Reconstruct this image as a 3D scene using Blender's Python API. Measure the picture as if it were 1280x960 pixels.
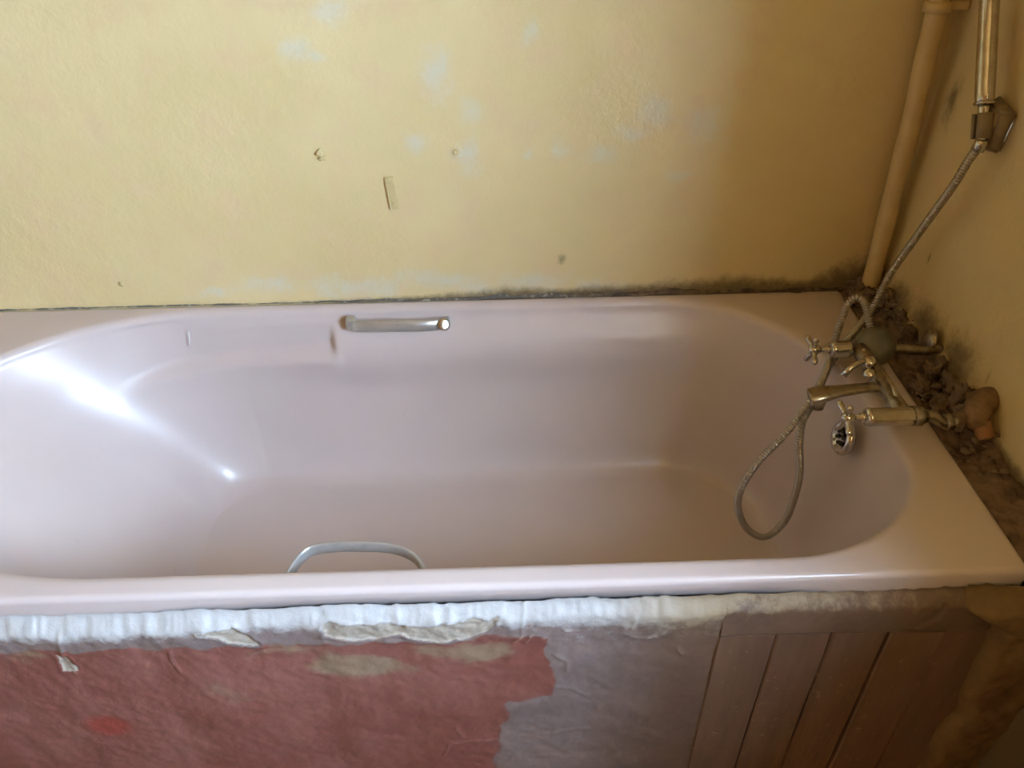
import bpy, bmesh, math
import numpy as np
from mathutils import Vector, Matrix, noise as MN

# ------------------------------------------------------------------ clear
for o in list(bpy.data.objects): bpy.data.objects.remove(o)
S = bpy.context.scene
COL = S.collection

# ------------------------------------------------------------------ camera
cd = bpy.data.cameras.new('camera'); cam = bpy.data.objects.new('camera', cd); COL.objects.link(cam)
cr = Vector((0.99953379, -0.02788773, -0.01242891)); cu = Vector((0.02683508, 0.60825583, 0.79328729)); cf = Vector((0.01456302, 0.79325098, -0.60872063))
M = Matrix((cr, cu, -cf)).transposed().to_4x4(); M.translation = Vector((-0.69218957, -1.38769343, 1.39347792))
cam.matrix_world = M
cd.sensor_width = 36; cd.lens = 36 * 1002.697 / 1280; cd.clip_start = 0.02
S.camera = cam

# ------------------------------------------------------------------ world: pale daylight sky outside the window
W = bpy.data.worlds.new('sky'); S.world = W; W.use_nodes = True
nt = W.node_tree; nt.nodes.clear()
out = nt.nodes.new('ShaderNodeOutputWorld'); bg = nt.nodes.new('ShaderNodeBackground')
tc = nt.nodes.new('ShaderNodeTexCoord'); sx = nt.nodes.new('ShaderNodeSeparateXYZ'); rp = nt.nodes.new('ShaderNodeValToRGB')
nt.links.new(tc.outputs['Generated'], sx.inputs[0]); nt.links.new(sx.outputs['Z'], rp.inputs[0])
e = rp.color_ramp.elements
e[0].position = 0.0; e[0].color = (.30, .30, .27, 1)
e[1].position = 0.04; e[1].color = (.54, .75, 1.0, 1)
k = rp.color_ramp.elements.new(1.0); k.color = (.50, .70, 1.0, 1)
nt.links.new(rp.outputs[0], bg.inputs['Color']); bg.inputs['Strength'].default_value = 116.0
nt.links.new(bg.outputs[0], out.inputs[0])

# window opening (right wall), sizes shared by the wall, the frame and the portal
WX, REV = 0.07, 0.22
WY0, WY1, WZ0, WZ1 = -2.05, -1.20, 1.10, 1.80
pl = bpy.data.lights.new('window_portal', 'AREA'); pl.shape = 'RECTANGLE'; pl.size = WY1 - WY0; pl.size_y = WZ1 - WZ0
pl.cycles.is_portal = True
po = bpy.data.objects.new('window_portal', pl); COL.objects.link(po)
po.location = (WX + REV + .03, (WY0 + WY1) / 2, (WZ0 + WZ1) / 2); po.rotation_euler = Vector((-1, 0, 0)).to_track_quat('-Z', 'Z').to_euler()

S.view_settings.view_transform = 'Standard'; S.view_settings.look = 'None'
S.view_settings.exposure = 0.0; S.view_settings.gamma = 1.0; S.view_settings.use_curve_mapping = False

# ------------------------------------------------------------------ helpers
def link_mesh(name, me, mat, parent=None, loc=None):
    o = bpy.data.objects.new(name, me); COL.objects.link(o)
    if mat is not None: me.materials.append(mat)
    if parent is not None: o.parent = parent
    if loc: o.location = loc
    return o
def mesh(name, V, Fc, mat, parent=None, smooth=True, attrs=None):
    me = bpy.data.meshes.new(name); me.from_pydata([tuple(map(float, v)) for v in V], [], Fc)
    me.update()
    if smooth: me.polygons.foreach_set('use_smooth', [True] * len(me.polygons))
    for k, a in (attrs or {}).items():
        at = me.attributes.new(k, 'FLOAT', 'POINT'); at.data.foreach_set('value', np.asarray(a, dtype=np.float32).ravel())
    o = link_mesh(name, me, mat, parent)
    return o
def frombm(name, bm, mat, parent=None, smooth=True, flip=True):
    if flip: bmesh.ops.recalc_face_normals(bm, faces=bm.faces)
    me = bpy.data.meshes.new(name); bm.to_mesh(me); bm.free()
    if smooth: me.polygons.foreach_set('use_smooth', [True] * len(me.polygons))
    return link_mesh(name, me, mat, parent)
def empty(name, loc=(0, 0, 0)):
    o = bpy.data.objects.new(name, None); o.empty_display_size = .05; COL.objects.link(o); o.location = loc; return o
def tag(o, label, cat, group=None):
    o['label'] = label; o['category'] = cat
    if group: o['group'] = group
    return o
def structure(o, label=None):
    o['kind'] = 'structure'
    if label: o['label'] = label
    return o
def adopt(root):
    # children were built in world coordinates: keep them there
    root_inv = Matrix.Translation(root.location).inverted()
    for c in root.children: c.matrix_parent_inverse = root_inv
def vnoise(x, y, seed=0):
    rs = np.random.RandomState(seed); T = rs.rand(256, 256)
    xi = np.floor(x).astype(int); yi = np.floor(y).astype(int); fx = x - xi; fy = y - yi
    fx = fx * fx * (3 - 2 * fx); fy = fy * fy * (3 - 2 * fy)
    g = lambda i, j: T[i % 256, j % 256]
    return (g(xi, yi) * (1 - fx) + g(xi + 1, yi) * fx) * (1 - fy) + (g(xi, yi + 1) * (1 - fx) + g(xi + 1, yi + 1) * fx) * fy
def fbm(x, y, sc, seed=0, octv=4):
    s = 0; a = .5; t = 0
    for k in range(octv):
        s = s + a * vnoise(x * sc * 2 ** k + 17.3 * k, y * sc * 2 ** k + 9.1 * k, seed + k); t += a; a *= .5
    return s / t
def ss(a, b, x):
    t = np.clip((x - a) / (b - a), 0, 1); return t * t * (3 - 2 * t)
def grid(us, vs, fn, name, mat, parent=None, hole=None, flip=False, attrs=None):
    U, Vv = np.meshgrid(us, vs); P = fn(U, Vv); n, m = U.shape
    V = np.stack([p.ravel() for p in P], 1)
    idx = np.arange(n * m).reshape(n, m)
    q = np.stack([idx[:-1, :-1], idx[:-1, 1:], idx[1:, 1:], idx[1:, :-1]], -1)
    if hole is not None:
        uc = (U[:-1, :-1] + U[1:, 1:]) / 2; vc = (Vv[:-1, :-1] + Vv[1:, 1:]) / 2
        q = q[~hole(uc, vc)]
    q = q.reshape(-1, 4)
    if flip: q = q[:, ::-1]
    at = {k: f(U, Vv) for k, f in (attrs or {}).items()}
    return mesh(name, V, q.tolist(), mat, parent, True, at)
def axis(segs):
    a = []
    for s, e_, d in segs: a += list(np.linspace(s, e_, max(2, int(round((e_ - s) / d)) + 1)))[:-1]
    a.append(segs[-1][1]); return np.array(a)
def spline(pts, n=12):
    P = [np.array(p, float) for p in pts]; P = [2 * P[0] - P[1]] + P + [2 * P[-1] - P[-2]]; o = []
    for i in range(1, len(P) - 2):
        for t in np.linspace(0, 1, n, endpoint=False):
            a, b, c, d = P[i - 1:i + 3]
            o.append(.5 * ((2 * b) + (-a + c) * t + (2 * a - 5 * b + 4 * c - d) * t * t + (-a + 3 * b - 3 * c + d) * t ** 3))
    o.append(P[-2]); return np.array(o)
def resample(path, step):
    d = np.r_[0, np.cumsum(np.linalg.norm(np.diff(path, axis=0), axis=1))]; n = max(2, int(d[-1] / step))
    t = np.linspace(0, d[-1], n + 1); return np.stack([np.interp(t, d, path[:, i]) for i in range(3)], 1), t
def tube(name, path, rad, mat, parent=None, seg=14, sx=1.0, up=(0, 0, 1), cap=True, smooth=True):
    """sweep an ellipse (rad along 'side', rad*sx along 'up') on path; rad may be an array"""
    path = np.asarray(path, float); n = len(path); rad = np.ones(n) * rad
    T = np.gradient(path, axis=0); T /= np.linalg.norm(T, axis=1)[:, None]
    N = np.array(up, float); V = []; a = np.linspace(0, 2 * np.pi, seg, endpoint=False)
    for i in range(n):
        N = N - T[i] * (N @ T[i])
        if np.linalg.norm(N) < 1e-4: N = np.cross(T[i], (1, .3, .2))
        N /= np.linalg.norm(N); B = np.cross(T[i], N)
        for k in a: V.append(path[i] + rad[i] * (math.cos(k) * B + sx * math.sin(k) * N))
    Fc = [[i * seg + k, i * seg + (k + 1) % seg, (i + 1) * seg + (k + 1) % seg, (i + 1) * seg + k] for i in range(n - 1) for k in range(seg)]
    if cap: Fc += [list(range(seg))[::-1], [(n - 1) * seg + k for k in range(seg)]]
    bm = bmesh.new(); vs = [bm.verts.new(v) for v in V]
    for f in Fc: bm.faces.new([vs[i] for i in f])
    return frombm(name, bm, mat, parent, smooth)
def lathe(name, prof, base, direc, mat, parent=None, seg=28):
    """prof: (distance along axis, radius)"""
    d = Vector(direc).normalized(); q = Vector((0, 0, 1)).rotation_difference(d); b = Vector(base)
    bm = bmesh.new(); rings = []
    for h, r in prof:
        rings.append([bm.verts.new(b + q @ Vector((r * math.cos(2 * math.pi * k / seg), r * math.sin(2 * math.pi * k / seg), h))) for k in range(seg)])
    for A, B in zip(rings, rings[1:]):
        for k in range(seg): bm.faces.new([A[k], A[(k + 1) % seg], B[(k + 1) % seg], B[k]])
    for rg in (rings[0], rings[-1]): bm.faces.new(rg)
    o = frombm(name, bm, mat, parent)
    return o
def box(name, c, s, mat, parent=None, bev=.002, rot=None):
    bm = bmesh.new(); bmesh.ops.create_cube(bm, size=1)
    for v in bm.verts: v.co = Vector((v.co.x * s[0], v.co.y * s[1], v.co.z * s[2]))
    if bev: bmesh.ops.bevel(bm, geom=bm.edges[:], offset=bev, segments=3, affect='EDGES', profile=.5)
    R = rot.to_matrix().to_4x4() if rot else Matrix.Identity(4)
    bm.transform(Matrix.Translation(Vector(c)) @ R)
    return frombm(name, bm, mat, parent, smooth=False)
def blob(bm, c, r, seed, n=2, amp=.35):
    rs = np.random.RandomState(seed)
    res = bmesh.ops.create_icosphere(bm, subdivisions=n, radius=1)
    ph = rs.rand(6) * 6.28
    for v in res['verts']:
        p = v.co.copy(); k = 1 + amp * (math.sin(3 * p.x + ph[0]) * math.sin(2.5 * p.y + ph[1]) + .6 * math.sin(6 * p.z + ph[2]) * math.sin(5 * p.x + ph[3]))
        if n > 2:
            q = p * 1.6 + Vector((seed * 3.1, 0, 0)); k *= 1 + .55 * MN.noise(q) + .35 * MN.noise(q * 2.3) + .25 * MN.noise(q * 5)
        v.co = Vector(c) + Vector((p.x * r[0], p.y * r[1], p.z * r[2])) * k

# ------------------------------------------------------------------ materials
class NB:
    def __init__(s, name):
        s.m = bpy.data.materials.new(name); s.m.use_nodes = True; s.t = s.m.node_tree
        s.b = s.t.nodes['Principled BSDF']; s.pos = s.t.nodes.new('ShaderNodeNewGeometry').outputs['Position']
    def noise(s, sc, det=6, rough=.6, vec=None, scale=None):
        n = s.t.nodes.new('ShaderNodeTexNoise'); n.inputs['Scale'].default_value = sc; n.inputs['Detail'].default_value = det; n.inputs['Roughness'].default_value = rough
        v = vec or s.pos
        if scale:
            mp = s.t.nodes.new('ShaderNodeMapping'); mp.inputs['Scale'].default_value = scale; s.t.links.new(v, mp.inputs[0]); v = mp.outputs[0]
        s.t.links.new(v, n.inputs['Vector']); return n.outputs['Fac']
    def math(s, op, a, b=0.0, clamp=False):
        n = s.t.nodes.new('ShaderNodeMath'); n.operation = op; n.use_clamp = clamp
        for i, x in enumerate((a, b)):
            if isinstance(x, (int, float)): n.inputs[i].default_value = x
            else: s.t.links.new(x, n.inputs[i])
        return n.outputs[0]
    def ramp(s, v, lo, hi):
        n = s.t.nodes.new('ShaderNodeMapRange'); n.interpolation_type = 'SMOOTHSTEP'; n.inputs[1].default_value = lo; n.inputs[2].default_value = hi
        s.t.links.new(v, n.inputs[0]); return n.outputs[0]
    def mix(s, f, a, b):
        n = s.t.nodes.new('ShaderNodeMix'); n.data_type = 'RGBA'
        if isinstance(f, (int, float)): n.inputs[0].default_value = f
        else: s.t.links.new(f, n.inputs[0])
        for i, x in ((6, a), (7, b)):
            if isinstance(x, tuple): n.inputs[i].default_value = (*x, 1)
            else: s.t.links.new(x, n.inputs[i])
        return n.outputs[2]
    def attr(s, name):
        n = s.t.nodes.new('ShaderNodeAttribute'); n.attribute_name = name; return n.outputs['Fac']
    def color(s, c):
        if isinstance(c, tuple): s.b.inputs['Base Color'].default_value = (*c, 1)
        else: s.t.links.new(c, s.b.inputs['Base Color'])
    def set(s, **k):
        for n, v in k.items():
            i = s.b.inputs[n.replace('_', ' ')]
            if isinstance(v, (int, float)): i.default_value = v
            else: s.t.links.new(v, i)
    def bump(s, h, st=.3, dist=.002):
        n = s.t.nodes.new('ShaderNodeBump'); n.inputs['Strength'].default_value = st; n.inputs['Distance'].default_value = dist
        s.t.links.new(h, n.inputs['Height']); s.t.links.new(n.outputs[0], s.b.inputs['Normal'])

def mk_wall():
    a = NB('yellow_wall_paint')
    base = a.mix(a.ramp(a.noise(2.2, 4), .35, .7), (.66, .525, .265), (.72, .585, .32))
    base = a.mix(a.ramp(a.noise(14, 5), .45, .75), base, (.69, .52, .30))
    wn = a.math('ADD', a.attr('white'), a.math('MULTIPLY', a.math('SUBTRACT', a.noise(38, 6, .7), .5), 1.3))
    base = a.mix(a.math('MULTIPLY', a.ramp(wn, .20, 1.15), .62), base, (.62, .64, .58))
    gn = a.math('ADD', a.attr('grime_shade'), a.math('MULTIPLY', a.math('SUBTRACT', a.noise(48, 7, .7), .5), 1.15))
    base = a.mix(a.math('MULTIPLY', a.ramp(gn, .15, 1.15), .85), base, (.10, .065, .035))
    a.color(base); a.set(Roughness=.6)
    a.b.inputs['Specular IOR Level'].default_value = .3
    a.bump(a.math('ADD', a.noise(30, 6), a.math('MULTIPLY', a.noise(120, 4), .3)), .35, .003)
    return a.m
M_WALL = mk_wall()
def simple(name, c, rough=.5, metal=0., c2=None, sc=12, bump=0, bsc=40, coat=0, lo=.4, hi=.7):
    a = NB(name)
    a.color(c if c2 is None else a.mix(a.ramp(a.noise(sc, 5), lo, hi), c, c2))
    a.set(Roughness=rough, Metallic=metal)
    if coat: a.b.inputs['Coat Weight'].default_value = coat; a.b.inputs['Coat Roughness'].default_value = .08
    if bump: a.bump(a.noise(bsc, 6), bump, .003)
    return a.m
def mk_tub():
    a = NB('pink_glazed_tub')
    c = a.mix(a.ramp(a.noise(3, 3), .3, .7), (.575, .485, .465), (.61, .52, .495))
    c = a.mix(a.math('MULTIPLY', a.ramp(a.noise(55, 5), .66, .80), .22), c, (.36, .27, .22))
    a.color(c)
    a.set(Roughness=a.math('ADD', .30, a.math('MULTIPLY', a.noise(9, 4), .08)))
    a.b.inputs['Coat Weight'].default_value = .12; a.b.inputs['Coat Roughness'].default_value = .12
    return a.m
M_TUB = mk_tub()
M_CHROME = simple('chrome', (.62, .60, .56), .14, 1.0, (.50, .47, .42), 60)
M_DULL = simple('tarnished_chrome', (.40, .37, .32), .28, 1.0, (.26, .23, .18), 70)
M_HOSE = simple('hose_steel', (.42, .39, .35), .30, 1.0)
M_GREY = simple('dull_grey_plastic', (.115, .105, .075), .38, 0, (.16, .145, .105), 40, .1)
M_GRIP = simple('brushed_grip_metal', (.50, .49, .47), .30, .6, (.42, .41, .39), 30)
M_BRACKET = simple('brown_grey_plastic', (.23, .18, .11), .35, 0, (.30, .24, .15), 30)
M_PIPE = simple('yellow_painted_pipe', (.64, .49, .24), .42, 0, (.57, .42, .20), 20, .15)
M_PUTTY = simple('crusty_putty', (.20, .14, .09), .85, 0, (.085, .055, .035), 40, .8, 90)
M_LUMP = simple('orange_brown_paint', (.36, .18, .08), .55, 0, (.26, .135, .065), 45, .3)
M_ELBOW = simple('tan_brown_crusted_paint', (.24, .145, .07), .6, 0, (.13, .08, .042), 45, .5, 60)
M_CEIL = simple('tobacco_stained_ceiling', (.62, .40, .16), .9, 0, (.58, .37, .145), 5)
M_FLOOR = simple('brown_floor', (.20, .105, .045), .6, 0, (.25, .13, .055), 4)
M_DADO = simple('brown_door_paint', (.56, .25, .08), .5, 0, (.60, .28, .09), 3)
M_FRAME = simple('white_window_paint', (.75, .75, .72), .4)
M_LEDGE = simple('mouldy_ledge_plaster', (.22, .145, .095), .85, 0, (.075, .05, .035), 26, .9, 60)
M_SEAL = None
def mk_seal():
    a = NB('grey_mould_sealant')
    c = a.mix(a.ramp(a.noise(90, 6, .7), .50, .72), (.13, .115, .095), (.46, .43, .36))
    c2 = a.mix(a.ramp(a.noise(45, 6, .7), .40, .62), (.06, .04, .028), (.20, .14, .08))
    c = a.mix(a.attr('right'), c, c2)
    a.color(c); a.set(Roughness=.8); a.bump(a.noise(150, 5), .6, .003); return a.m
M_SEAL = mk_seal()
def mk_panel():
    a = NB('patchy_painted_render')
    grey = a.mix(a.ramp(a.noise(7, 5, scale=(.5, 1, 1.6)), .35, .7), (.20, .155, .145), (.27, .21, .195))
    yel = (.29, .225, .145)
    right = a.mix(a.ramp(a.noise(6, 5), .35, .7), (.14, .088, .060), (.185, .118, .080))
    c = a.mix(a.attr('brown'), grey, right)
    redc = a.mix(a.ramp(a.noise(9, 6), .35, .7), (.225, .078, .060), (.265, .108, .085))
    redc = a.mix(a.ramp(a.math('ADD', a.attr('spot'), a.math('MULTIPLY', a.noise(25), .3)), .45, .95), redc, (.30, .06, .045))
    washn = a.math('ADD', a.attr('wash'), a.math('MULTIPLY', a.math('SUBTRACT', a.noise(22, 6, .7, scale=(.35, 1, 1)), .5), 1.6))
    redc = a.mix(a.math('MULTIPLY', a.ramp(washn, .25, .8), .75), redc, yel)
    rn = a.math('ADD', a.attr('red'), a.math('MULTIPLY', a.math('SUBTRACT', a.noise(40, 6, .7), .5), .9))
    c = a.mix(a.ramp(rn, .35, .62), c, redc)
    wn = a.math('ADD', a.attr('white'), a.math('MULTIPLY', a.math('SUBTRACT', a.noise(45, 6, .7), .5), 1.5))
    c = a.mix(a.ramp(wn, .25, .75), c, a.mix(a.attr('brown'), (.47, .46, .45), (.33, .26, .17)))
    pn = a.math('ADD', a.attr('peel'), a.math('MULTIPLY', a.math('SUBTRACT', a.noise(80, 5), .5), .3))
    c = a.mix(a.ramp(pn, .4, .55), c, a.mix(a.noise(150, 5), (.30, .25, .19), (.52, .47, .40)))
    c = a.mix(a.math('MULTIPLY', a.ramp(a.math('MULTIPLY', a.attr('scratch'), a.noise(60)), .2, .7), .55), c, (.50, .40, .31))
    a.color(c); a.set(Roughness=.55); a.bump(a.math('ADD', a.noise(60, 7, .7), a.math('MULTIPLY', a.noise(220, 4), .4)), .35, .003); return a.m
M_PANEL = mk_panel()
def mk_board():
    a = NB('brown_painted_board')
    c = a.mix(a.ramp(a.noise(8, 6, .6, scale=(6, 1, .8)), .3, .7), (.145, .085, .055), (.185, .11, .073))
    c = a.mix(a.math('MULTIPLY', a.ramp(a.noise(70, 5), .62, .72), .5), c, (.42, .30, .20))
    a.color(c); a.set(Roughness=.5); a.bump(a.noise(50, 6, .6, scale=(4, 1, .5)), .25, .003); return a.m
M_BOARD = mk_board()
M_PIER = simple('ochre_rough_plaster', (.21, .13, .05), .75, 0, (.15, .09, .04), 16, .6, 35)
M_DARK = simple('black_rubber', (.03, .025, .02), .6)

# ------------------------------------------------------------------ room shell
WHITE_SPOTS = [(-.409, .916, .035, .03), (-.448, .882, .035, .012), (-.361, .806, .03, .012), (-.503, .847, .03, .014), (-.567, .856, .015, .02), (-.639, .85, .012, .01), (-.632, 1.058, .014, .03),
               (-1.006, 1.034, .03, .02), (-.975, 1.021, .02, .01), (-.793, .985, .03, .04), (-.735, .923, .02, .025), (-.739, .837, .025, .03), (-.323, .9, .03, .03), (-.939, 1.088, .03, .02), (-.829, .876, .02, .02),
               (-1.129, .585, .06, .02), (-.964, .585, .12, .022), (-.79, .585, .12, .025), (-.632, .585, .08, .022), (-.5, .575, .06, .015), (-1.25, .575, .05, .012)]
def w_white(x, z):
    s = 0 * x; x, z = x + .05 * (fbm(x, z, 14, 15) - .5), z + .05 * (fbm(x, z, 14, 16) - .5)
    for cx, cz, a, b in WHITE_SPOTS: s = np.maximum(s, np.exp(-((x - cx) / a / 1.3) ** 2 - ((z - cz) / b / 1.3) ** 2) * .8)
    return s
def w_grime(x, z):
    h = .004 + .010 * ss(-1.2, -.6, x) + .008 * ss(-.45, -.15, x) + .035 * ss(-.10, .05, x)
    h = h * (.4 + 1.2 * fbm(x, z * 0, 9, 5))
    g = 1.15 * (1 - ss(.2, 2.4, (z - .548) / h)) * (.35 + .65 * ss(-1.3, -.5, x))
    chips = .75 * np.exp(-((x + .565) / .010) ** 2 - ((z - .632) / .014) ** 2) + .5 * np.exp(-((x - .0) / .04) ** 2 - ((z - .60) / .02) ** 2)
    return np.maximum(g, chips)
def w_h(x, z):
    h = .0022 * (fbm(x, z, 6, 11) - .5) + .0012 * (fbm(x, z, 25, 12) - .5)
    def ridge(cx, cz, r, w, a): return a * np.exp(-((np.hypot(x - cx, z - cz) - r) / w) ** 2)
    h = h + ridge(-.76, .853, .004, .003, .003)
    h = h + .0025 * np.exp(-((z - .556) / .01) ** 2) * (fbm(x, z, 60, 14))
    return h
xs = axis([(-3.2, -1.74, .1), (-1.74, -1.6, .02), (-1.6, .07, .0035), (.07, .09, .01)]); zs = axis([(0, .54, .09), (.54, .66, .0035), (.66, 1.16, .006), (1.16, 2.4, .1)])
structure(grid(xs, zs, lambda x, z: (x, -w_h(x, z) * ss(.5, .55, z), z), 'wall_back', M_WALL, attrs={'white': w_white, 'grime_shade': w_grime}), 'scuffed pale yellow painted wall behind the bath')

RSPOT = [(-.332, .605, .055, .055), (-.22, .60, .07, .045), (-.113, .59, .06, .035), (-.398, .57, .05, .03), (-.03, .58, .05, .05), (-.27, .57, .2, .03)]
def r_grime_shade(y, z):
    s = 1.0 * (1 - ss(.0, .035, z - .55)) * ss(-.8, -.5, y)
    for cy, cz, a, b in RSPOT: s = np.maximum(s, 1.05 * np.exp(-((y - cy) / a) ** 2 - ((z - cz) / b) ** 2))
    s = np.maximum(s, .85 * np.exp(-((y + .066) / .022) ** 2 - ((z - .948) / .045) ** 2))  # soft shadow of the shower bracket, painted into the wall colour
    s = np.maximum(s, 1.7 * (1 - ss(.40, .54, z)) * (1 - ss(-.76, -.70, y)))
    for cy, cz, a, b in [(-.408, .625, .003, .02), (-.398, .66, .002, .015), (-.15, .70, .003, .012)]: s = np.maximum(s, .9 * np.exp(-((y - cy) / a) ** 2 - ((z - cz) / b) ** 2))
    return s
def r_h(y, z):
    h = .003 * (fbm(y, z, 6, 21) - .5) + .0012 * (fbm(y, z, 25, 22) - .5)
    for cy, cz, a, b in RSPOT: h = h + .014 * np.exp(-((y - cy) / a / .9) ** 2 - ((z - cz + .01) / b / .9) ** 2) * fbm(y, z, 35, 23)
    return h * ss(-2.4, -.9, y)
ys = axis([(-3.6, WY0, .2), (WY0, WY1, .1), (WY1, -.8, .05), (-.8, 0, .005), (0, .02, .01)]); zs = axis([(0, .5, .1), (.5, .72, .005), (.72, WZ0, .012), (WZ0, WZ1, .1), (WZ1, 2.4, .1)])
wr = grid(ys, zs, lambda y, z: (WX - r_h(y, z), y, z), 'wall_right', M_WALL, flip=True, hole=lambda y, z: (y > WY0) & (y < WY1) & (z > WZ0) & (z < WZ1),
          attrs={'white': lambda y, z: 0 * y, 'grime_shade': r_grime_shade})
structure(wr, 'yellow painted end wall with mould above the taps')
# window reveal and frame
def quadbox(name, quads, mat, parent=None):
    V = [v for q in quads for v in q]; return mesh(name, V, [[4 * i, 4 * i + 1, 4 * i + 2, 4 * i + 3] for i in range(len(quads))], mat, parent, False)
a, b = WX, WX + REV
structure(quadbox('trim_1', [[(a, WY0, WZ0), (b, WY0, WZ0), (b, WY1, WZ0), (a, WY1, WZ0)], [(a, WY0, WZ1), (a, WY1, WZ1), (b, WY1, WZ1), (b, WY0, WZ1)],
    [(a, WY0, WZ0), (a, WY0, WZ1), (b, WY0, WZ1), (b, WY0, WZ0)], [(a, WY1, WZ0), (b, WY1, WZ0), (b, WY1, WZ1), (a, WY1, WZ1)]], M_WALL), 'window reveal')
win = structure(empty('window_1', (WX + REV, (WY0 + WY1) / 2, WZ0)), 'white framed window in the end wall')
ym, fx = (WY0 + WY1) / 2, WX + REV - .02
for c, s in [((fx, ym, WZ0 + .02), (.04, WY1 - WY0, .04)), ((fx, ym, WZ1 - .02), (.04, WY1 - WY0, .04)), ((fx, WY0 + .02, (WZ0 + WZ1) / 2), (.04, .04, WZ1 - WZ0 - .08)), ((fx, WY1 - .02, (WZ0 + WZ1) / 2), (.04, .04, WZ1 - WZ0 - .08))]:
    box('window_frame', c, s, M_FRAME, win, .003)
gl = bpy.data.materials.new('window_glass'); gl.use_nodes = True; g = gl.node_tree; g.nodes.clear()
o_ = g.nodes.new('ShaderNodeOutputMaterial'); mx = g.nodes.new('ShaderNodeMixShader'); tr = g.nodes.new('ShaderNodeBsdfTransparent'); gg = g.nodes.new('ShaderNodeBsdfGlossy')
gg.inputs['Roughness'].default_value = .02; mx.inputs[0].default_value = .06
g.links.new(tr.outputs[0], mx.inputs[1]); g.links.new(gg.outputs[0], mx.inputs[2]); g.links.new(mx.outputs[0], o_.inputs[0])
mesh('pane', [(fx, WY0 + .03, WZ0 + .03), (fx, WY1 - .03, WZ0 + .03), (fx, WY1 - .03, WZ1 - .03), (fx, WY0 + .03, WZ1 - .03)], [[0, 1, 2, 3]], gl, win, False)
adopt(win)
LX, FY = -3.2, -3.6
structure(quadbox('wall_left', [[(LX, FY, 0), (LX, 0, 0), (LX, 0, 2.4), (LX, FY, 2.4)]], M_WALL))
structure(quadbox('wall_front', [[(LX, FY, 0), (LX, FY, 2.4), (.07, FY, 2.4), (.07, FY, 0)]], M_DADO))
structure(quadbox('floor', [[(LX, FY, 0), (.09, FY, 0), (.09, .02, 0), (LX, .02, 0)]], M_FLOOR))
structure(quadbox('ceiling', [[(LX, FY, 2.4), (LX, .02, 2.4), (.09, .02, 2.4), (.09, FY, 2.4)]], M_CEIL))

# ------------------------------------------------------------------ bathtub
tub = tag(empty('bathtub', (-.865, -.36, 0)), 'pale pink glazed bathtub with metal hand grips inside', 'bathtub')
RZ = .55
NS = (150, 46, 26, 46, 110, 46, 26, 46)   # back, BL corner, left, FL, front, FR, right, BR
def ringpts(x0, x1, y0, y1, rBL, rFL, rFR, rBR, ex=2.0):
    P = []
    def lin(a, b, n):
        t = np.arange(n) / n; P.append(np.stack([a[0] + (b[0] - a[0]) * t, a[1] + (b[1] - a[1]) * t], 1))
    def cor(c, r, a0, n):
        t = np.radians(a0 + 90 * np.arange(n) / n); cs, sn = np.cos(t), np.sin(t)
        P.append(np.stack([c[0] + r[0] * np.sign(cs) * np.abs(cs) ** (2 / ex), c[1] + r[1] * np.sign(sn) * np.abs(sn) ** (2 / ex)], 1))
    lin((x1 - rBR[0], y1), (x0 + rBL[0], y1), NS[0]); cor((x0 + rBL[0], y1 - rBL[1]), rBL, 90, NS[1])
    lin((x0, y1 - rBL[1]), (x0, y0 + rFL[1]), NS[2]); cor((x0 + rFL[0], y0 + rFL[1]), rFL, 180, NS[3])
    lin((x0 + rFL[0], y0), (x1 - rFR[0], y0), NS[4]); cor((x1 - rFR[0], y0 + rFR[1]), rFR, 270, NS[5])
    lin((x1, y0 + rFR[1]), (x1, y1 - rBR[1]), NS[6]); cor((x1 - rBR[0], y1 - rBR[1]), rBR, 0, NS[7])
    return np.concatenate(P)
def grow(e): return ringpts(-1.665 - e, -.078 + e, -.678 - e, -.030 + e, (.43 + e, .29 + e), (.43 + e, .29 + e), (.24 + e, .19 + e), (.30 + e, .37 + e))
def outer(e, r=.008): return ringpts(-1.735 + e, 0 - e, -.72 + e, -.003 - e, *[(r, r)] * 4)
rings = []
add = lambda P2, z: rings.append(np.c_[P2, np.full(len(P2), z)])
add(outer(.02), .506); add(outer(.001), .506); add(outer(0), .510); add(outer(0), .541)
for a_ in np.radians([15, 30, 45, 60, 75, 90]): add(outer(.009 * (1 - math.cos(a_))), .541 + .009 * math.sin(a_))
ri = .017
O, I = outer(.009), grow(ri)
for t in (.25, .5, .75): add(O * (1 - t) + I * t, RZ)
for a_ in np.radians([0, 15, 30, 45, 60, 75, 90]): add(grow(ri * (1 - math.sin(a_))), RZ - ri * (1 - math.cos(a_)))
G0 = grow(0); FL = ringpts(-1.29, -.185, -.56, -.145, (.10, .10), (.10, .10), (.14, .14), (.14, .16))
prof = spline([(0, .533, 0), (.055, .50, 0), (.13, .455, 0), (.19, .41, 0), (.28, .34, 0), (.39, .27, 0), (.52, .215, 0), (.68, .182, 0), (.85, .17, 0), (1, .166, 0)], 7)[1:]
prof2 = spline([(0, .533, 0), (.10, .492, 0), (.21, .452, 0), (.32, .410, 0), (.50, .342, 0), (.68, .274, 0), (.82, .222, 0), (.92, .186, 0), (.97, .172, 0), (1, .166, 0)], 7)[1:]
nb, nc, nl = NS[:3]; wl = np.zeros(sum(NS)); wl[nb:nb + nc] = ss(-.1, .75, np.arange(nc) / nc); wl[nb + nc:nb + nc + nl] = 1; wl[nb + nc + nl:nb + 2 * nc + nl] = 1 - ss(.5, 1, np.arange(nc) / nc)
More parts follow.
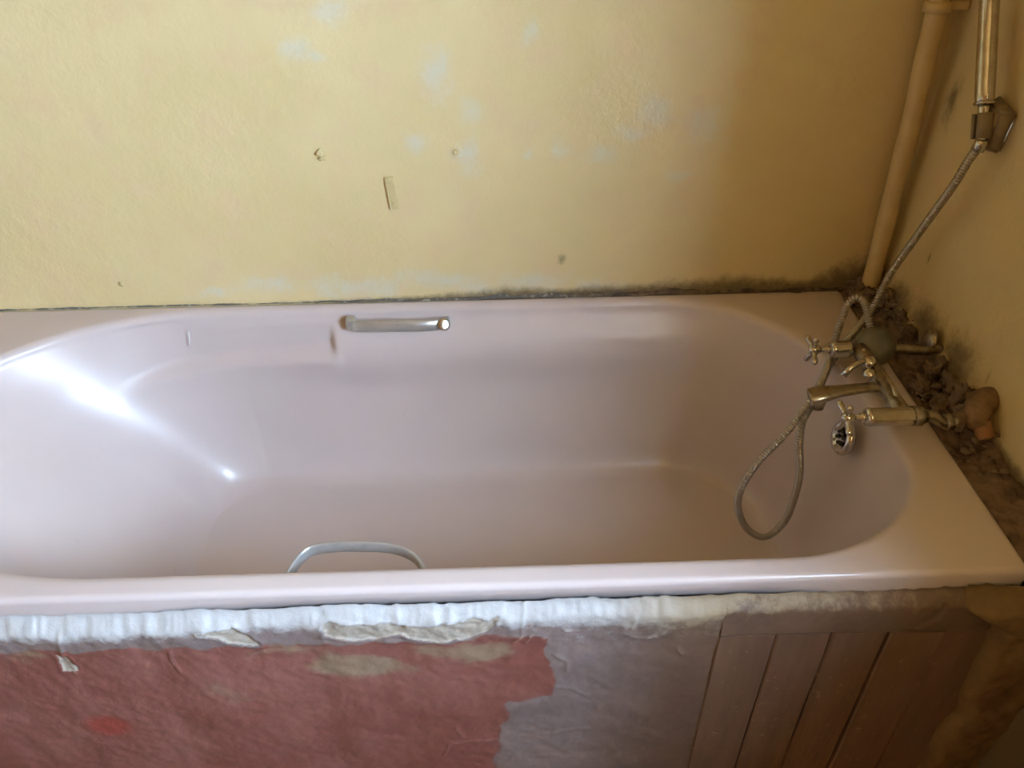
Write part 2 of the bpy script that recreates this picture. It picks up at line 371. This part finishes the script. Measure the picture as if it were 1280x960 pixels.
for (f_, z_, _), (g_, y_, _) in zip(prof, prof2):
    ff = (f_ * (1 - wl) + g_ * wl)[:, None]; zz_ = z_ * (1 - wl) + y_ * wl
    rings.append(np.c_[G0 * (1 - ff) + FL * ff, zz_])
cen = np.array([-.62, -.355])
for t in (.12, .3, .5, .7, .85): add(FL * (1 - t) + cen * t, .166 - .006 * t)
V = np.array(rings); nR, nP = V.shape[:2]
# armrest recess along the back (and the same along the front) left of the grip panel; flat grip panel to its right
def inner_shape(V):
    X, Y, Z = V[..., 0], V[..., 1], V[..., 2]
    for side in (0, 1):
        sgn = 1 if side == 0 else -1
        yy = Y if side == 0 else -.708 - Y            # mirrored copy
        rim = -.030
        near = (yy > -.20) & (Z < .5345) & (Z > .30)
        # upper band: leans out to .045 at z=.47, then steps to the steeper wall
        band = .022 * ss(.535, .475, Z) * ss(.36, .46, Z)
        wgt = ss(-1.25, -.95, X) * (1 - ss(-.38, -.2, X))
        yb = yy - band * wgt * near
        zl = .460 + .09 * np.clip(X + 1.02, -1, 0)      # ledge line falls away to the left
        m = (1 - ss(-1.032, -1.018, X)) * ss(-1.46, -1.25, X) * ss(-.008, .022, Z - zl) * near
        yb = yb + m * np.maximum(0, (rim - .004) - yb) * .95
        bul = .005 * np.exp(-((Z - zl + .012) / .02) ** 2) * (1 - ss(-1.03, -1.0, X)) * ss(-1.46, -1.25, X) * near
        yb = yb - bul
        Y = np.where(near, yb, yy) if side == 0 else -.708 - np.where(near, yb, yy)
    return np.stack([X, Y, Z], -1)
V = inner_shape(V)
verts = V.reshape(-1, 3).tolist() + [[cen[0], cen[1], .160]]
Fc = []
for i in range(nR - 1):
    for j in range(nP):
        k = (j + 1) % nP; Fc.append([i * nP + j, i * nP + k, (i + 1) * nP + k, (i + 1) * nP + j])
Fc += [[(nR - 1) * nP + j, (nR - 1) * nP + (j + 1) % nP, nR * nP] for j in range(nP)]
mesh('tub_shell', verts, Fc, M_TUB, tub)
tub_me = tub.children[0].data
bm = bmesh.new(); bm.from_mesh(tub_me); bmesh.ops.recalc_face_normals(bm, faces=bm.faces)
bm.to_mesh(tub_me); bm.free()
n_ = [p for p in tub_me.polygons if abs(p.center.z - .1605) < .002][0]
if n_.normal.z < 0: tub_me.flip_normals()
tub_me.polygons.foreach_set('use_smooth', [True] * len(tub_me.polygons))

def grip(x0, x1, ywall, sgn, z, out_):
    """bar running along the tub wall, standing off it; sgn=-1 stands out towards -y"""
    y = lambda d: ywall + sgn * d
    L = x1 - x0
    p = spline([(x0 + .006, y(-.012), z - .010), (x0 + .010, y(.008), z - .002), (x0 + .030, y(out_ * .85), z + .002), (x0 + .065, y(out_), z + .003), (x0 + L / 2, y(out_), z + .003), (x1 - .055, y(out_ * .93), z + .001), (x1 - .022, y(out_ * .62), z - .001), (x1 - .004, y(.004), z - .004), (x1 - .002, y(-.012), z - .01)], 8)
    n = len(p); t = np.linspace(0, 1, n); r = .0040 + .0008 * np.sin(np.pi * t) ** .5
    o = tube('hand_grip', p, r, M_GRIP, tub, 22, sx=2.5)
    return o
gb = grip(-.988, -.790, -.050, -1, .530, .020)
b_ = box('grip_mount', (-.982, -.052, .531), (.020, .020, .024), M_GRIP, None, .004); b_.parent = gb
hn = Vector((.25, -.83, .50)).normalized(); hr = .075  # right end mount: added dome, shaped and aimed to catch the window glint
b_ = lathe('grip_mount', [(-.020, .006), (-.004, .0105), (-.0016, .0118)] + [(hr * math.cos(t_) - hr, hr * math.sin(t_)) for t_ in np.radians([8.6, 7, 5, 3, .5])], Vector((-.799, -.069, .532)) + hn * .004, hn, M_CHROME, None, 32); b_.parent = gb  # added dome for the window glint
gf = grip(-1.002, -.800, -.664, 1, .512, .050)
for x in (-.996, -.806):
    b_ = box('grip_mount', (x, -.664, .502), (.020, .020, .022), M_GRIP, None, .004); b_.parent = gf
# overflow: dished chrome ring with a dark cross grille on the end wall
ofn = Vector((-1, 0, .18)).normalized(); ofc = Vector((-.108, -.375, .482))
ov = lathe('overflow_plate', [(0, .014), (0, .029), (.006, .031), (.011, .030), (.015, .026), (.014, .021), (.010, .019), (.009, .002)], ofc - ofn * .004, ofn, M_CHROME, tub, 36)
ov['label'] = 'round chrome overflow plate with a dark grille'
q = Vector((0, 0, 1)).rotation_difference(ofn)
bm = bmesh.new()
for k in range(6):
    a_ = math.pi * k / 3; c = ofc + ofn * .008 + q @ Vector((.011 * math.cos(a_), .011 * math.sin(a_), 0))
    blob(bm, c, (.004, .004, .004), k, 1, 0)
frombm('grille_hole', bm, M_DARK, ov)
# thin white scratch on the armrest
tube('paint_drip', [(-1.306, -.0475, .517), (-1.309, -.0465, .50), (-1.313, -.046, .482)], .0009, simple('white_fleck', (.85, .85, .85), .5), tub, 6)
adopt(tub)

# ------------------------------------------------------------------ sealant at the back, ledge at the tap end
def seal_y(x, t):   # t 0..1 over the bead from the wall down on the rim
    n = fbm(x, t * 0, 22, 31) ; w_ = (.001 + .013 * n ** 1.5) * (.35 + .8 * ss(-1.3, -.5, x)); h = (.001 + .012 * fbm(x, t * 0, 26, 33) ** 1.5 * (.35 + 1.1 * ss(-1.2, -.2, x)))
    ang = t * np.pi / 2; j = 1 + .25 * (fbm(x, t, 90, 35) - .5)
    return x, -.0005 - w_ * np.sin(ang) * j, .549 + h * np.cos(ang) * j
o = grid(axis([(-1.70, .065, .003)]), np.linspace(0, 1, 9), seal_y, 'trim_2', M_SEAL, attrs={'right': lambda x, t: ss(-.65, -.35, x)})
structure(o, 'grey mouldy sealant bead between yellow wall and bath')
def led(u, y):
    x = .07 * u
    z = .545 + .020 * ss(.35, 1.0, u) * ss(-.62, -.35, y) + .020 * (fbm(x, y, 32, 41, 5) - .5) * ss(0, .12, u) + .010 * (fbm(x, y, 110, 43, 3) - .5) * ss(0, .1, u) - .012 * (1 - ss(0, .10, u))
    z = z + .022 * ss(-.16, -.02, y) * ss(.1, .5, u)
    return x + .004 * u - .003 + .004 * (fbm(y, y * 0, 30, 44) - .5) * (1 - u), y, z
structure(grid(np.linspace(0, 1.03, 32), axis([(-.752, -.003, .0035)]), led, 'trim_3', M_LEDGE), 'dirty crumbling plaster ledge between bath and end wall')
# crumbs of old plaster lying on the ledge and in the corner
bm = bmesh.new(); rs = np.random.RandomState(3)
for i in range(90):
    y = -.55 * rs.rand() ** .8 - .01; x = .005 + .062 * rs.rand(); r = .0025 + .006 * rs.rand() ** 2
    blob(bm, (x, y, .553 + .018 * (x / .07) * (y > -.5) + .012 * rs.rand()), (r, r * (.7 + .6 * rs.rand()), r * .7), i, 1, .4)
cr_ = frombm('plaster_crumbs', bm, M_PUTTY); cr_['kind'] = 'stuff'; tag(cr_, 'dirty plaster crumbs scattered on the ledge behind the taps', 'rubble')

# ------------------------------------------------------------------ front of the bath: rendered panel, boards, pier
pan = tag(empty('bath_surround', (-.9, -.735, 0)), 'bath side panel with red and grey flaking paint and brown boards', 'panel')
def seg_d(x, z, pts):
    d = 1e9 + 0 * x
    for (ax, az), (bx, bz) in zip(pts, pts[1:]):
        l2 = (bx - ax) ** 2 + (bz - az) ** 2; t = np.clip(((x - ax) * (bx - ax) + (z - az) * (bz - az)) / l2, 0, 1)
        d = np.minimum(d, np.hypot(x - ax - t * (bx - ax), z - az - t * (bz - az)))
    return d
def inpoly(x, z, poly):
    c = np.zeros(x.shape, bool); n = len(poly)
    for i in range(n):
        (x1, z1), (x2, z2) = poly[i], poly[(i + 1) % n]
        k = ((z1 > z) != (z2 > z)) & (x < (x2 - x1) * (z - z1) / (z2 - z1 + 1e-12) + x1); c ^= k
    return c
def sd(x, z, poly):
    d = seg_d(x, z, poly + [poly[0]]); return np.where(inpoly(x, z, poly), d, -d)
RED = [(-1.9, .455), (-1.262, .462), (-1.156, .462), (-1.019, .456), (-.945, .452), (-.859, .451), (-.772, .452), (-.707, .463), (-.643, .459), (-.636, .403), (-.622, .353), (-.629, .302), (-.688, .294), (-.707, .217), (-.722, .0), (-1.9, 0)]
PEELS = [[(-1.102, .492), (-1.075, .474), (-1.05, .461), (-1.025, .456), (-1.035, .478), (-1.053, .499)],
         [(-.937, .503), (-.938, .472), (-.90, .460), (-.869, .461), (-.835, .474), (-.81, .462), (-.783, .452), (-.745, .462), (-.715, .478), (-.704, .500), (-.76, .497), (-.80, .490), (-.86, .495)],
         [(-1.302, .452), (-1.286, .452), (-1.284, .41), (-1.305, .412)]]
SCR = [([(-1.279, .50), (-1.292, .449), (-1.290, .405)], .0025), ([(-1.148, .452), (-1.152, .43), (-1.146, .405)], .0022), ([(-.797, .151), (-.785, .186), (-.76, .19), (-.72, .188)], .002),
       ([(-.774, .233), (-.764, .20)], .002), ([(-.669, .525), (-.671, .461), (-.684, .443)], .0022), ([(-.66, .46), (-.667, .44)], .002), ([(-.627, .412), (-.608, .392), (-.607, .368)], .002),
       ([(-.629, .333), (-.60, .325), (-.576, .299)], .0015), ([(-.525, .455), (-.512, .448), (-.496, .452)], .003), ([(-.521, .497), (-.523, .47)], .002), ([(-.455, .42), (-.448, .408)], .003),
       ([(-.97, .38), (-.955, .38)], .002), ([(-.64, .20), (-.60, .21), (-.57, .208)], .002), ([(-.615, .47), (-.59, .466), (-.58, .475)], .002)]
def pz(x, v):  # v rows 0..1 -> z; top edge jagged over the lip
    top = .519 + .010 * (fbm(x, 0 * x, 20, 51) - .35) + .006 * (fbm(x, 0 * x, 85, 52) - .5)
    return v * top / 1.0
def p_y(x, z, top):
    d = top - z
    y = -.7206 - (.010 + .010 * fbm(x, 0 * x, 9, 59)) * ss(0, .026, d) + .004 * ss(.03, .10, d) - .006 * (fbm(x, z, 45, 50) - .5) * (1 - ss(.02, .06, d)) * ss(0, .012, d)    # fillet swelling out then flat
    y = y - .0035 * (fbm(x, z, 28, 53) - .5) * ss(0, .01, d) - .0018 * (fbm(x, z, 90, 54) - .5) * ss(0, .004, d) - .004 * (fbm(x, z, 7, 55) - .5) * ss(0, .02, d)
    for P_ in PEELS:
        s_ = sd(x + .010 * (fbm(x, z, 90, 49) - .5), z + .014 * (fbm(x, z, 60, 56) - .5), P_)
        y = y + .0024 * ss(-.0008, .0012, s_) - .0016 * np.exp(-((s_ + .002) / .0020) ** 2) - .004 * ss(0, .003, s_) * (fbm(x, z, 110, 57) - .5)
    y = np.minimum(y, -.7206)
    for pts, w_ in SCR: y = y - .0022 * np.exp(-(seg_d(x, z, pts) / w_) ** 2)
    y = y + .0005 * ss(-.004, .004, sd(x, z, RED) + .012 * (fbm(x, z, 30, 58) - .5)) * (z < .45)
    return y
def pfn(x, v):
    z = pz(x, v); return x, p_y(x, z, pz(x, 1 + 0 * v)), z
Z = lambda f: (lambda x, v: f(x, pz(x, v)))
def a_white(x, z):
    b0 = .466 + .014 * (fbm(x, z, 14, 61) - .5)
    s = ss(b0, b0 + .044, z) * (1 - .35 * ss(-.62, -.42, x)) + .30 * ss(.40, .46, z) * ss(-.72, -.60, x)
    return s
panel_attrs = {'white': Z(a_white), 'red': Z(lambda x, z: np.clip(.5 + sd(x + .035 * (fbm(x, z, 24, 93) - .5), z + .03 * (fbm(x, z, 30, 94) - .5), RED) / .018, 0, 1)),
    'brown': Z(lambda x, z: ss(-.60, -.42, x + .05 * (fbm(x, z, 8, 63) - .5))),
    'peel': Z(lambda x, z: np.max([np.clip(.5 + sd(x + .010 * (fbm(x, z, 90, 49) - .5), z + .014 * (fbm(x, z, 60, 56) - .5), P_) / .004, 0, 1) for P_ in PEELS], 0)),
    'wash': Z(lambda x0, z0: (lambda x, z: np.max([np.exp(-((x + .90) / .075) ** 2 - ((z - .40) / .035) ** 2), .8 * np.exp(-((x + .74) / .06) ** 2 - ((z - .43) / .022) ** 2), .55 * np.exp(-((x + 1.0) / .12) ** 2 - ((z - .435) / .02) ** 2), .5 * np.exp(-((x + 1.32) / .09) ** 2 - ((z - .45) / .012) ** 2), .45 * np.exp(-((x + 1.10) / .03) ** 2 - ((z - .34) / .02) ** 2)], 0))(x0 + .11 * (fbm(x0, z0, 16, 91) - .5), z0 + .07 * (fbm(x0, z0, 22, 92) - .5))),
    'spot': Z(lambda x, z: np.exp(-((x + 1.29) / .04) ** 2 - ((z - .27) / .035) ** 2)),
    'scratch': Z(lambda x, z: np.max([np.exp(-(seg_d(x, z, p_) / (w_ * .8)) ** 2) for p_, w_ in SCR], 0))}
vs = axis([(0, .2, .02), (.2, .85, .006), (.85, 1.0, .0045)])
grid(axis([(-1.735, -1.45, .012), (-1.45, -.400, .0028)]), vs, pfn, 'rendered_panel', M_PANEL, pan, attrs=panel_attrs).__setitem__('label', 'flaking panel face, red paint to the left, grey plaster to the right')
# capping strip over the boards, same crusty white top
def cfn(x, v):
    top = pz(x, 1 + 0 * v); t = v; z = .443 + (top - .443) * t
    d = top - z
    y = -.7206 - (.010 + .010 * fbm(x, 0 * x, 9, 59)) * ss(0, .026, d) - .001 * ss(.02, .06, d) - .003 * (fbm(x, z, 28, 53) - .5) * ss(0, .01, d) - .0018 * (fbm(x, z, 90, 54) - .5)
    y = y + .014 * (1 - ss(0, .06, t))
    crk = seg_d(x, z, [(-.108, .50), (-.112, .475), (-.135, .452), (-.16, .445)]); y = y + .006 * np.exp(-(crk / .0025) ** 2)
    return x, y, z
cap = grid(axis([(-.401, -.008, .0028)]), np.linspace(0, 1, 30), cfn, 'capping_strip', M_PANEL, pan,
     attrs={'white': lambda x, v: .65 * ss(.35, .95, v) * (1 - .45 * ss(-.35, -.1, x)), 'brown': lambda x, v: 1 + 0 * x, 'red': lambda x, v: 0 * x, 'peel': lambda x, v: 0 * x, 'wash': lambda x, v: 0 * x, 'spot': lambda x, v: 0 * x, 'scratch': lambda x, v: 0 * x})
# tongue-and-groove boards
edges = [-.402, -.323, -.246, -.167, -.088, -.005]
for i, (a_, b_) in enumerate(zip(edges, edges[1:])):
    g_ = [.0002, .0012, .0016, .0014, .0020, .0015][i]
    rsx = np.random.RandomState(70 + i)
    zz = np.linspace(0, .447, 70); bm = bmesh.new(); rows = []
    for z in zz:
        w1 = g_ * (.3 + 1.2 * float(vnoise(np.array(z * 14.), np.array(i * 3.1), 5))); w2 = g_ * (.3 + 1.2 * float(vnoise(np.array(z * 14.), np.array(i * 3.1 + 3.1), 5)))
        yf = -.7355 - .0012 * i * (i % 2) + .0012 * float(vnoise(np.array(z * 9.), np.array(i * 7.7), 8))
        P_ = [(a_ + w1, -.722), (a_ + w1, yf + .0022), (a_ + w1 + .0022, yf), ((a_ + b_) / 2, yf - .0006), (b_ - w2 - .0022, yf), (b_ - w2, yf + .0022), (b_ - w2, -.722)]
        rows.append([bm.verts.new((x, y, z)) for x, y in P_])
    for r0, r1 in zip(rows, rows[1:]):
        for k in range(6): bm.faces.new([r0[k], r0[k + 1], r1[k + 1], r1[k]])
        bm.faces.new([r0[6], r0[0], r1[0], r1[6]])
    bm.faces.new(rows[0]); bm.faces.new(rows[-1][::-1])
    frombm('board', bm, M_BOARD, pan, smooth=False)
box('end_board', (-1.725, -.36, .252), (.018, .70, .504), M_BOARD, pan, .002)
box('backing_rail', (-.21, -.717, .22), (.40, .008, .44), M_DARK, pan, .001)
adopt(pan)
# rough plaster pier where the end wall meets the panel
def pier(u, z):
    x0 = -.020 - .012 * ss(.30, .47, z) - .012 * (fbm(z, z * 0, 12, 81) - .5) - .05 * ss(.462, .50, z) + .012 * np.exp(-((z - .25) / .03) ** 2)
    a_ = np.clip(u / .35, 0, 1) * np.pi / 2
    x = x0 + .022 * (1 - np.cos(a_)) + np.maximum(0, u - .35) * .20
    top = ss(.525, .500, z)
    y = -.728 - .026 * np.sin(a_) * top - .018 * (fbm(x, z, 14, 82) - .5) - .009 * (fbm(x, z, 50, 83) - .5)
    return x, y, z + .012 * (fbm(x, z, 25, 84) - .5)
structure(grid(np.r_[np.linspace(0, .35, 24), np.linspace(.37, 1, 26)], axis([(0, .53, .005)]), pier, 'trim_4', M_PIER), 'rough ochre plaster nib at the right end of the bath panel')

# ------------------------------------------------------------------ corner pipe
pipe = tag(empty('painted_pipe', (.045, -.03, .55)), 'yellow painted vertical pipe in the corner beside the bath', 'pipe')
pp = resample(spline([(.047, -.026, .535), (.040, -.030, .68), (.034, -.031, .80), (.030, -.032, .90), (.018, -.030, 1.09), (.010, -.030, 1.3), (0, -.03, 2.4)], 8), .02)[0]
tube('pipe_run', pp, .0165 + .0006 * np.sin(np.arange(len(pp)) * .9), M_PIPE, pipe, 24)
lathe('pipe_clip', [(0, .019), (0, .0215), (.016, .0215), (.016, .019)], (.0185, -.030, 1.078), (-.03, 0, 1), M_PIPE, pipe)
box('clip_arm', (.046, -.030, 1.086), (.046, .010, .014), M_PIPE, pipe, .003)
adopt(pipe)
bm = bmesh.new()
for i, (c, r) in enumerate([((.020, -.045, .558), (.020, .018, .012)), ((.045, -.05, .563), (.026, .022, .018)), ((.035, -.02, .565), (.03, .018, .02)), ((.058, -.09, .566), (.018, .03, .022)), ((.028, -.085, .556), (.016, .014, .011)), ((.06, -.15, .566), (.016, .03, .022)), ((.055, -.20, .563), (.02, .02, .02))]): blob(bm, c, r, 100 + i, 4, .3)
tag(frombm('putty_lump', bm, M_PUTTY), 'crusty grey brown putty around the foot of the corner pipe', 'putty')

# ------------------------------------------------------------------ bath mixer
mix = tag(empty('bath_mixer', (-.06, -.37, .60)), 'tarnished chrome bath shower mixer tap at the end of the bath', 'tap')
MY0, MY1, MZ = -.280, -.461, .600
# body bar with shaped middle
lathe('mixer_body', [(0, .010), (.004, .0145), (.03, .0145), (.05, .012), (.07, .015), (.12, .015), (.135, .012), (.15, .0145), (.178, .0145), (.182, .010)], (-.078, MY1 - .001, MZ), (0, 1, 0), M_DULL, mix)
def valve(y, x_out, x_in, big):
    v = lathe('valve_barrel', [(0, .009), (.002, .0135), (.006, .0150), (.010, .0142), (x_in - x_out - .006, .0142), (x_in - x_out, .0155)], (x_out, y, MZ), (1, 0, 0), M_CHROME, mix, 32)
    lathe('stem', [(0, .0045), (.012, .0045), (.014, .0075), (.022, .0075)], (x_out - .020, y, MZ), (1, 0, 0), M_CHROME, v, 16)
    h = lathe('cross_handle', [(0, .002), (.002, .007), (.008, .0095), (.016, .0085), (.020, .006)], (x_out - .036, y, MZ), (1, 0, 0), M_CHROME, mix, 24)
    for k in range(4):
        a_ = math.radians(18 + 90 * k); d = np.array([0, math.cos(a_), math.sin(a_)]); c = np.array([x_out - .028, y, MZ])
        p = np.array([c + d * t + np.array([-.004 * (t / .03) ** 2, 0, 0]) for t in np.linspace(.004, .031, 9)])
        rr = np.array([.0042, .0040, .0038, .0038, .0042, .0048, .0052, .0046, .0022]); sp = tube('spoke', p, rr, M_CHROME, h, 12)
    return v
valve(MY0, -.129, -.094, 0); valve(MY1, -.137, -.064, 1)
# unions to the wall and elbow at the near side
lathe('union_nut', [(0, .012), (.001, .0165), (.013, .0165), (.015, .0135), (.022, .0115)], (-.064, MY1, MZ), (1, 0, 0), M_DULL, mix, 6)
tube('elbow', spline([(-.045, MY1, MZ), (-.030, MY1, MZ - .002), (-.018, MY1 - .002, MZ - .010), (-.006, MY1 - .002, MZ - .016), (.012, MY1, MZ - .012)], 6), .0088, M_DULL, mix, 16)
lathe('elbow_nut', [(0, .010), (.001, .014), (.010, .014), (.011, .010)], (-.010, MY1 - .001, MZ - .014), (1, 0, .1), M_DULL, mix, 6)
lathe('union_nut', [(0, .012), (.001, .0165), (.013, .0165), (.015, .0135)], (-.066, MY0, MZ), (1, 0, 0), M_DULL, mix, 6)
tube('tail_pipe', spline([(-.055, MY0, MZ), (-.02, MY0, MZ - .002), (.03, MY0 - .002, MZ - .006), (.066, MY0, MZ - .004)], 6), .0085, M_DULL, mix, 14)
lathe('flange', [(0, .012), (.003, .020), (.006, .020), (.012, .012)], (.052, -.268, .604), (-1, 0, .2), M_DULL, mix, 24)
# spout: flattened arm to a broad oval outlet
sp = spline([(-.075, -.385, MZ - .002), (-.10, -.390, MZ + .002), (-.135, -.397, MZ + .004), (-.165, -.401, MZ + .003), (-.196, -.402, MZ - .003), (-.203, -.402, MZ - .005)], 6)
t = np.linspace(0, 1, len(sp)); tube('spout', sp, np.interp(t, [0, .3, .55, .72, .93, 1], [.012, .0105, .0125, .0175, .0165, .009]), M_DULL, mix, 24, sx=.62)
lathe('outlet', [(0, .009), (.001, .0115), (.020, .0125)], (-.186, -.402, MZ - .026), (0, 0, 1), M_DULL, mix, 24)
# diverter: upright stub with lever knob
dv = lathe('diverter', [(0, .009), (.016, .009), (.018, .0115), (.024, .0115), (.028, .008), (.030, .003)], (-.090, -.352, MZ + .004), (-.25, 0, 1), M_CHROME, mix, 24)
tube('lever', [(-.098, -.353, MZ + .026), (-.112, -.357, MZ + .028), (-.128, -.362, MZ + .020), (-.138, -.366, MZ + .008)], [.0045, .0042, .005, .0062], M_CHROME, dv, 12)
lathe('cradle_knob', [(0, .004), (.010, .004), (.012, .0085), (.020, .0095), (.024, .005)], (-.098, -.372, MZ + .008), (-.4, -.5, .8), M_CHROME, mix, 20)
# dull grey dome in front of the far union
dome = lathe('round_cover', [(-.004, .014), (-.004, .031), (0, .0345), (.004, .0345), (.006, .0318), (.010, .0312), (.018, .028), (.024, .021), (.027, .010), (.0275, .001)], (-.050, -.276, .600), (-.42, -.62, .66), M_GREY, mix, 40)
dome['label'] = 'round dull grey cover'
tube('cover_arm', spline([(-.082, -.300, MZ + .012), (-.076, -.325, MZ + .004), (-.072, -.345, MZ + .004), (-.074, -.375, MZ + .012), (-.076, -.41, MZ + .014), (-.078, -.43, MZ + .010)], 6), .0042, M_CHROME, mix, 12)
adopt(mix)

# crusty painted pipe stubs at the wall
stub = tag(empty('pipe_stub', (.05, -.46, .58)), 'orange brown painted pipe elbow crusted with plaster on the ledge', 'pipe')
p = spline([(.074, -.432, .606), (.058, -.438, .607), (.044, -.448, .603), (.038, -.462, .592), (.040, -.474, .584)], 8)
tube('pipe_elbow', p, np.interp(np.linspace(0, 1, len(p)), [0, .3, .6, .85, 1], [.019, .0215, .0200, .0165, .012]), M_ELBOW, stub, 22)
lathe('pipe_end', [(0, .0125), (.003, .0140), (.006, .0128), (.024, .0132), (.027, .0118), (.028, .002)], (.043, -.466, .590), (.25, -.60, -.72), M_LUMP, stub, 24)['label'] = 'orange open end of the pipe'
p = spline([(.004, MY1, .588), (.015, MY1 + .004, .586), (.03, MY1 + .012, .590), (.045, MY1 + .022, .596)], 6)
tube('crusted_pipe', p, .0115, M_PUTTY, stub, 16)
adopt(stub)
bm = bmesh.new()
for i, (c, r) in enumerate([((.012, -.458, .580), (.010, .012, .012)), ((.028, -.446, .590), (.011, .012, .012)), ((.05, -.40, .585), (.016, .02, .018)), ((.056, -.36, .572), (.014, .026, .016)), ((.03, -.40, .562), (.02, .02, .012)), ((.02, -.34, .560), (.016, .022, .010)), ((.05, -.31, .568), (.02, .02, .02))]): blob(bm, c, r, 130 + i, 4, .3)
tag(frombm('plaster_lump', bm, M_PUTTY), 'rough brown plaster lumps on the ledge between the tap and the orange pipe elbow', 'plaster')

# ------------------------------------------------------------------ shower hose
hose = tag(empty('shower_hose', (-.05, -.25, .6)), 'ribbed metal shower hose looping down into the bath from the mixer', 'hose')
hp = [(.030, -.245, .938), (.027, -.236, .915), (.024, -.222, .865), (.020, -.181, .767), (.008, -.150, .665), (-.010, -.165, .613), (-.040, -.195, .595), (-.080, -.235, .578), (-.112, -.262, .545), (-.140, -.30, .508), (-.168, -.335, .49),
      (-.172, -.352, .45), (-.160, -.358, .385), (-.158, -.36, .32), (-.165, -.36, .258), (-.194, -.36, .219), (-.236, -.36, .250), (-.262, -.36, .325), (-.246, -.36, .405), (-.208, -.36, .475), (-.177, -.352, .535),
      (-.135, -.30, .560), (-.108, -.25, .580), (-.094, -.225, .618), (-.085, -.215, .650), (-.072, -.215, .662), (-.058, -.222, .650), (-.050, -.245, .618)]
path, L = resample(spline(hp, 14), .0011)
tube('hose_run', path, .0060 + .0011 * np.cos(L * 2 * np.pi / .0050), M_HOSE, hose, 12)
lathe('hose_nut', [(0, .007), (.001, .0095), (.014, .0090), (.018, .007)], (.0295, -.2445, .932), (.05, -.1, 1), M_CHROME, hose, 20)
adopt(hose)

# ------------------------------------------------------------------ handset and wall bracket
hs = tag(empty('shower_handset', (.03, -.235, .96)), 'chrome shower handset hanging in the wall bracket above the taps', 'shower head')
A = np.array([.030, -.2465, .938]); B = np.array([.030, -.222, .992]); C_ = np.array([.031, -.158, 1.10]); 
p = resample(spline([tuple(A), tuple(B)], 4), .004)[0]; tube('handle_cone', p, np.linspace(.0065, .0085, len(p)), M_CHROME, hs, 24)
p = resample(spline([tuple(B), (.0305, -.19, 1.046), tuple(C_), (.026, -.140, 1.145), (.010, -.128, 1.18), (-.012, -.126, 1.20)], 8), .005)[0]
tube('handle', p, np.interp(np.linspace(0, 1, len(p)), [0, .02, .05, .5, 1], [.008, .0125, .0135, .0135, .012]), M_CHROME, hs, 28)
lathe('handle_collar', [(0, .0085), (.001, .0145), (.004, .0145), (.005, .0125)], tuple(B), (0, .5, 1), M_CHROME, hs, 28)
hd = lathe('spray_head', [(0, .012), (.008, .020), (.018, .034), (.024, .036), (.028, .033), (.029, .002)], (-.005, -.126, 1.205), (-.75, -.1, -.65), M_CHROME, hs, 36)
adopt(hs)
br = tag(empty('wall_bracket', (.07, -.21, .95)), 'brown grey wall bracket holding the shower handset', 'bracket')
bm = bmesh.new()
Q = [(.0665, -.192, 1.000), (.0665, -.252, .990), (.0665, -.245, .925), (.0665, -.205, .915)]; Q2 = [(.040, -.212, .994), (.040, -.246, .988), (.043, -.242, .935), (.043, -.220, .930)]
v1 = [bm.verts.new(v) for v in Q]; v2 = [bm.verts.new(v) for v in Q2]
bm.faces.new(v1); bm.faces.new(v2[::-1])
for k in range(4): bm.faces.new([v1[k], v2[k], v2[(k + 1) % 4], v1[(k + 1) % 4]])
bmesh.ops.bevel(bm, geom=bm.edges[:], offset=.004, segments=3, affect='EDGES')
frombm('bracket_body', bm, M_BRACKET, br)
dirv = Vector(B - A).normalized()
# split cup round the cone
bm = bmesh.new(); q = Vector((0, 0, 1)).rotation_difference(dirv); base = Vector(A) + dirv * .012; n = 22
R = []
for k in range(n):
    a_ = math.radians(-150 + 300 * k / (n - 1)); c, s = math.cos(a_), math.sin(a_)
    R.append([bm.verts.new(base + q @ Vector((r * c, r * s, h))) for r, h in ((.0095, 0), (.0135, 0), (.0150, .036), (.0108, .036))])
for a_, b_ in zip(R, R[1:]):
    for k in range(4): bm.faces.new([a_[k], a_[(k + 1) % 4], b_[(k + 1) % 4], b_[k]])
bm.faces.new(R[0]); bm.faces.new(R[-1][::-1])
frombm('holder_cup', bm, M_BRACKET, br)
adopt(br)

# ------------------------------------------------------------------ small things on the back wall
M_PW = simple('yellow_wall_paint_thick', (.64, .51, .26), .5, 0, (.60, .47, .22), 20, .2)
wp = tag(empty('wall_plate', (-.880, 0, .778)), 'small painted-over metal plate with two screws on the yellow wall', 'plate')
from mathutils import Euler
rot = Euler((0, math.radians(-4), 0))
box('plate', (-.880, -.0012, .778), (.015, .005, .064), M_PW, wp, .0018, rot)
box('plate_rim', (-.8885, -.0022, .778), (.003, .006, .062), M_PW, wp, .001, rot)
for z, x in ((.798, -.8805), (.759, -.8790)): lathe('screw', [(0, .0035), (.0012, .0035), (.0018, .0028), (.0010, .0010)], (x, -.0036, z), (0, -1, 0), M_PW, wp, 14)
adopt(wp)
tag(lathe('wall_plug', [(0, .0058), (.0018, .0050), (.0028, .0036), (.0012, .0022), (.0008, .0005)], (-.760, -.0008, .853), (0, -1, 0), M_PW), 'small painted-over round screw plug right of the plate', 'wall plug')
bm = bmesh.new(); blob(bm, (-1.002, -.001, .857), (.005, .003, .008), 3, 3, .4); blob(bm, (-.998, -.001, .847), (.006, .0025, .005), 5, 3, .4)
tag(frombm('filler_lump', bm, M_PW), 'small painted-over filler lump upper left of the plate', 'lump')
bm = bmesh.new(); blob(bm, (-1.43, -.001, .602), (.004, .002, .005), 9, 3, .4)
tag(frombm('filler_lump', bm, M_PW), 'tiny paint chip low on the left of the wall near the bath', 'lump')
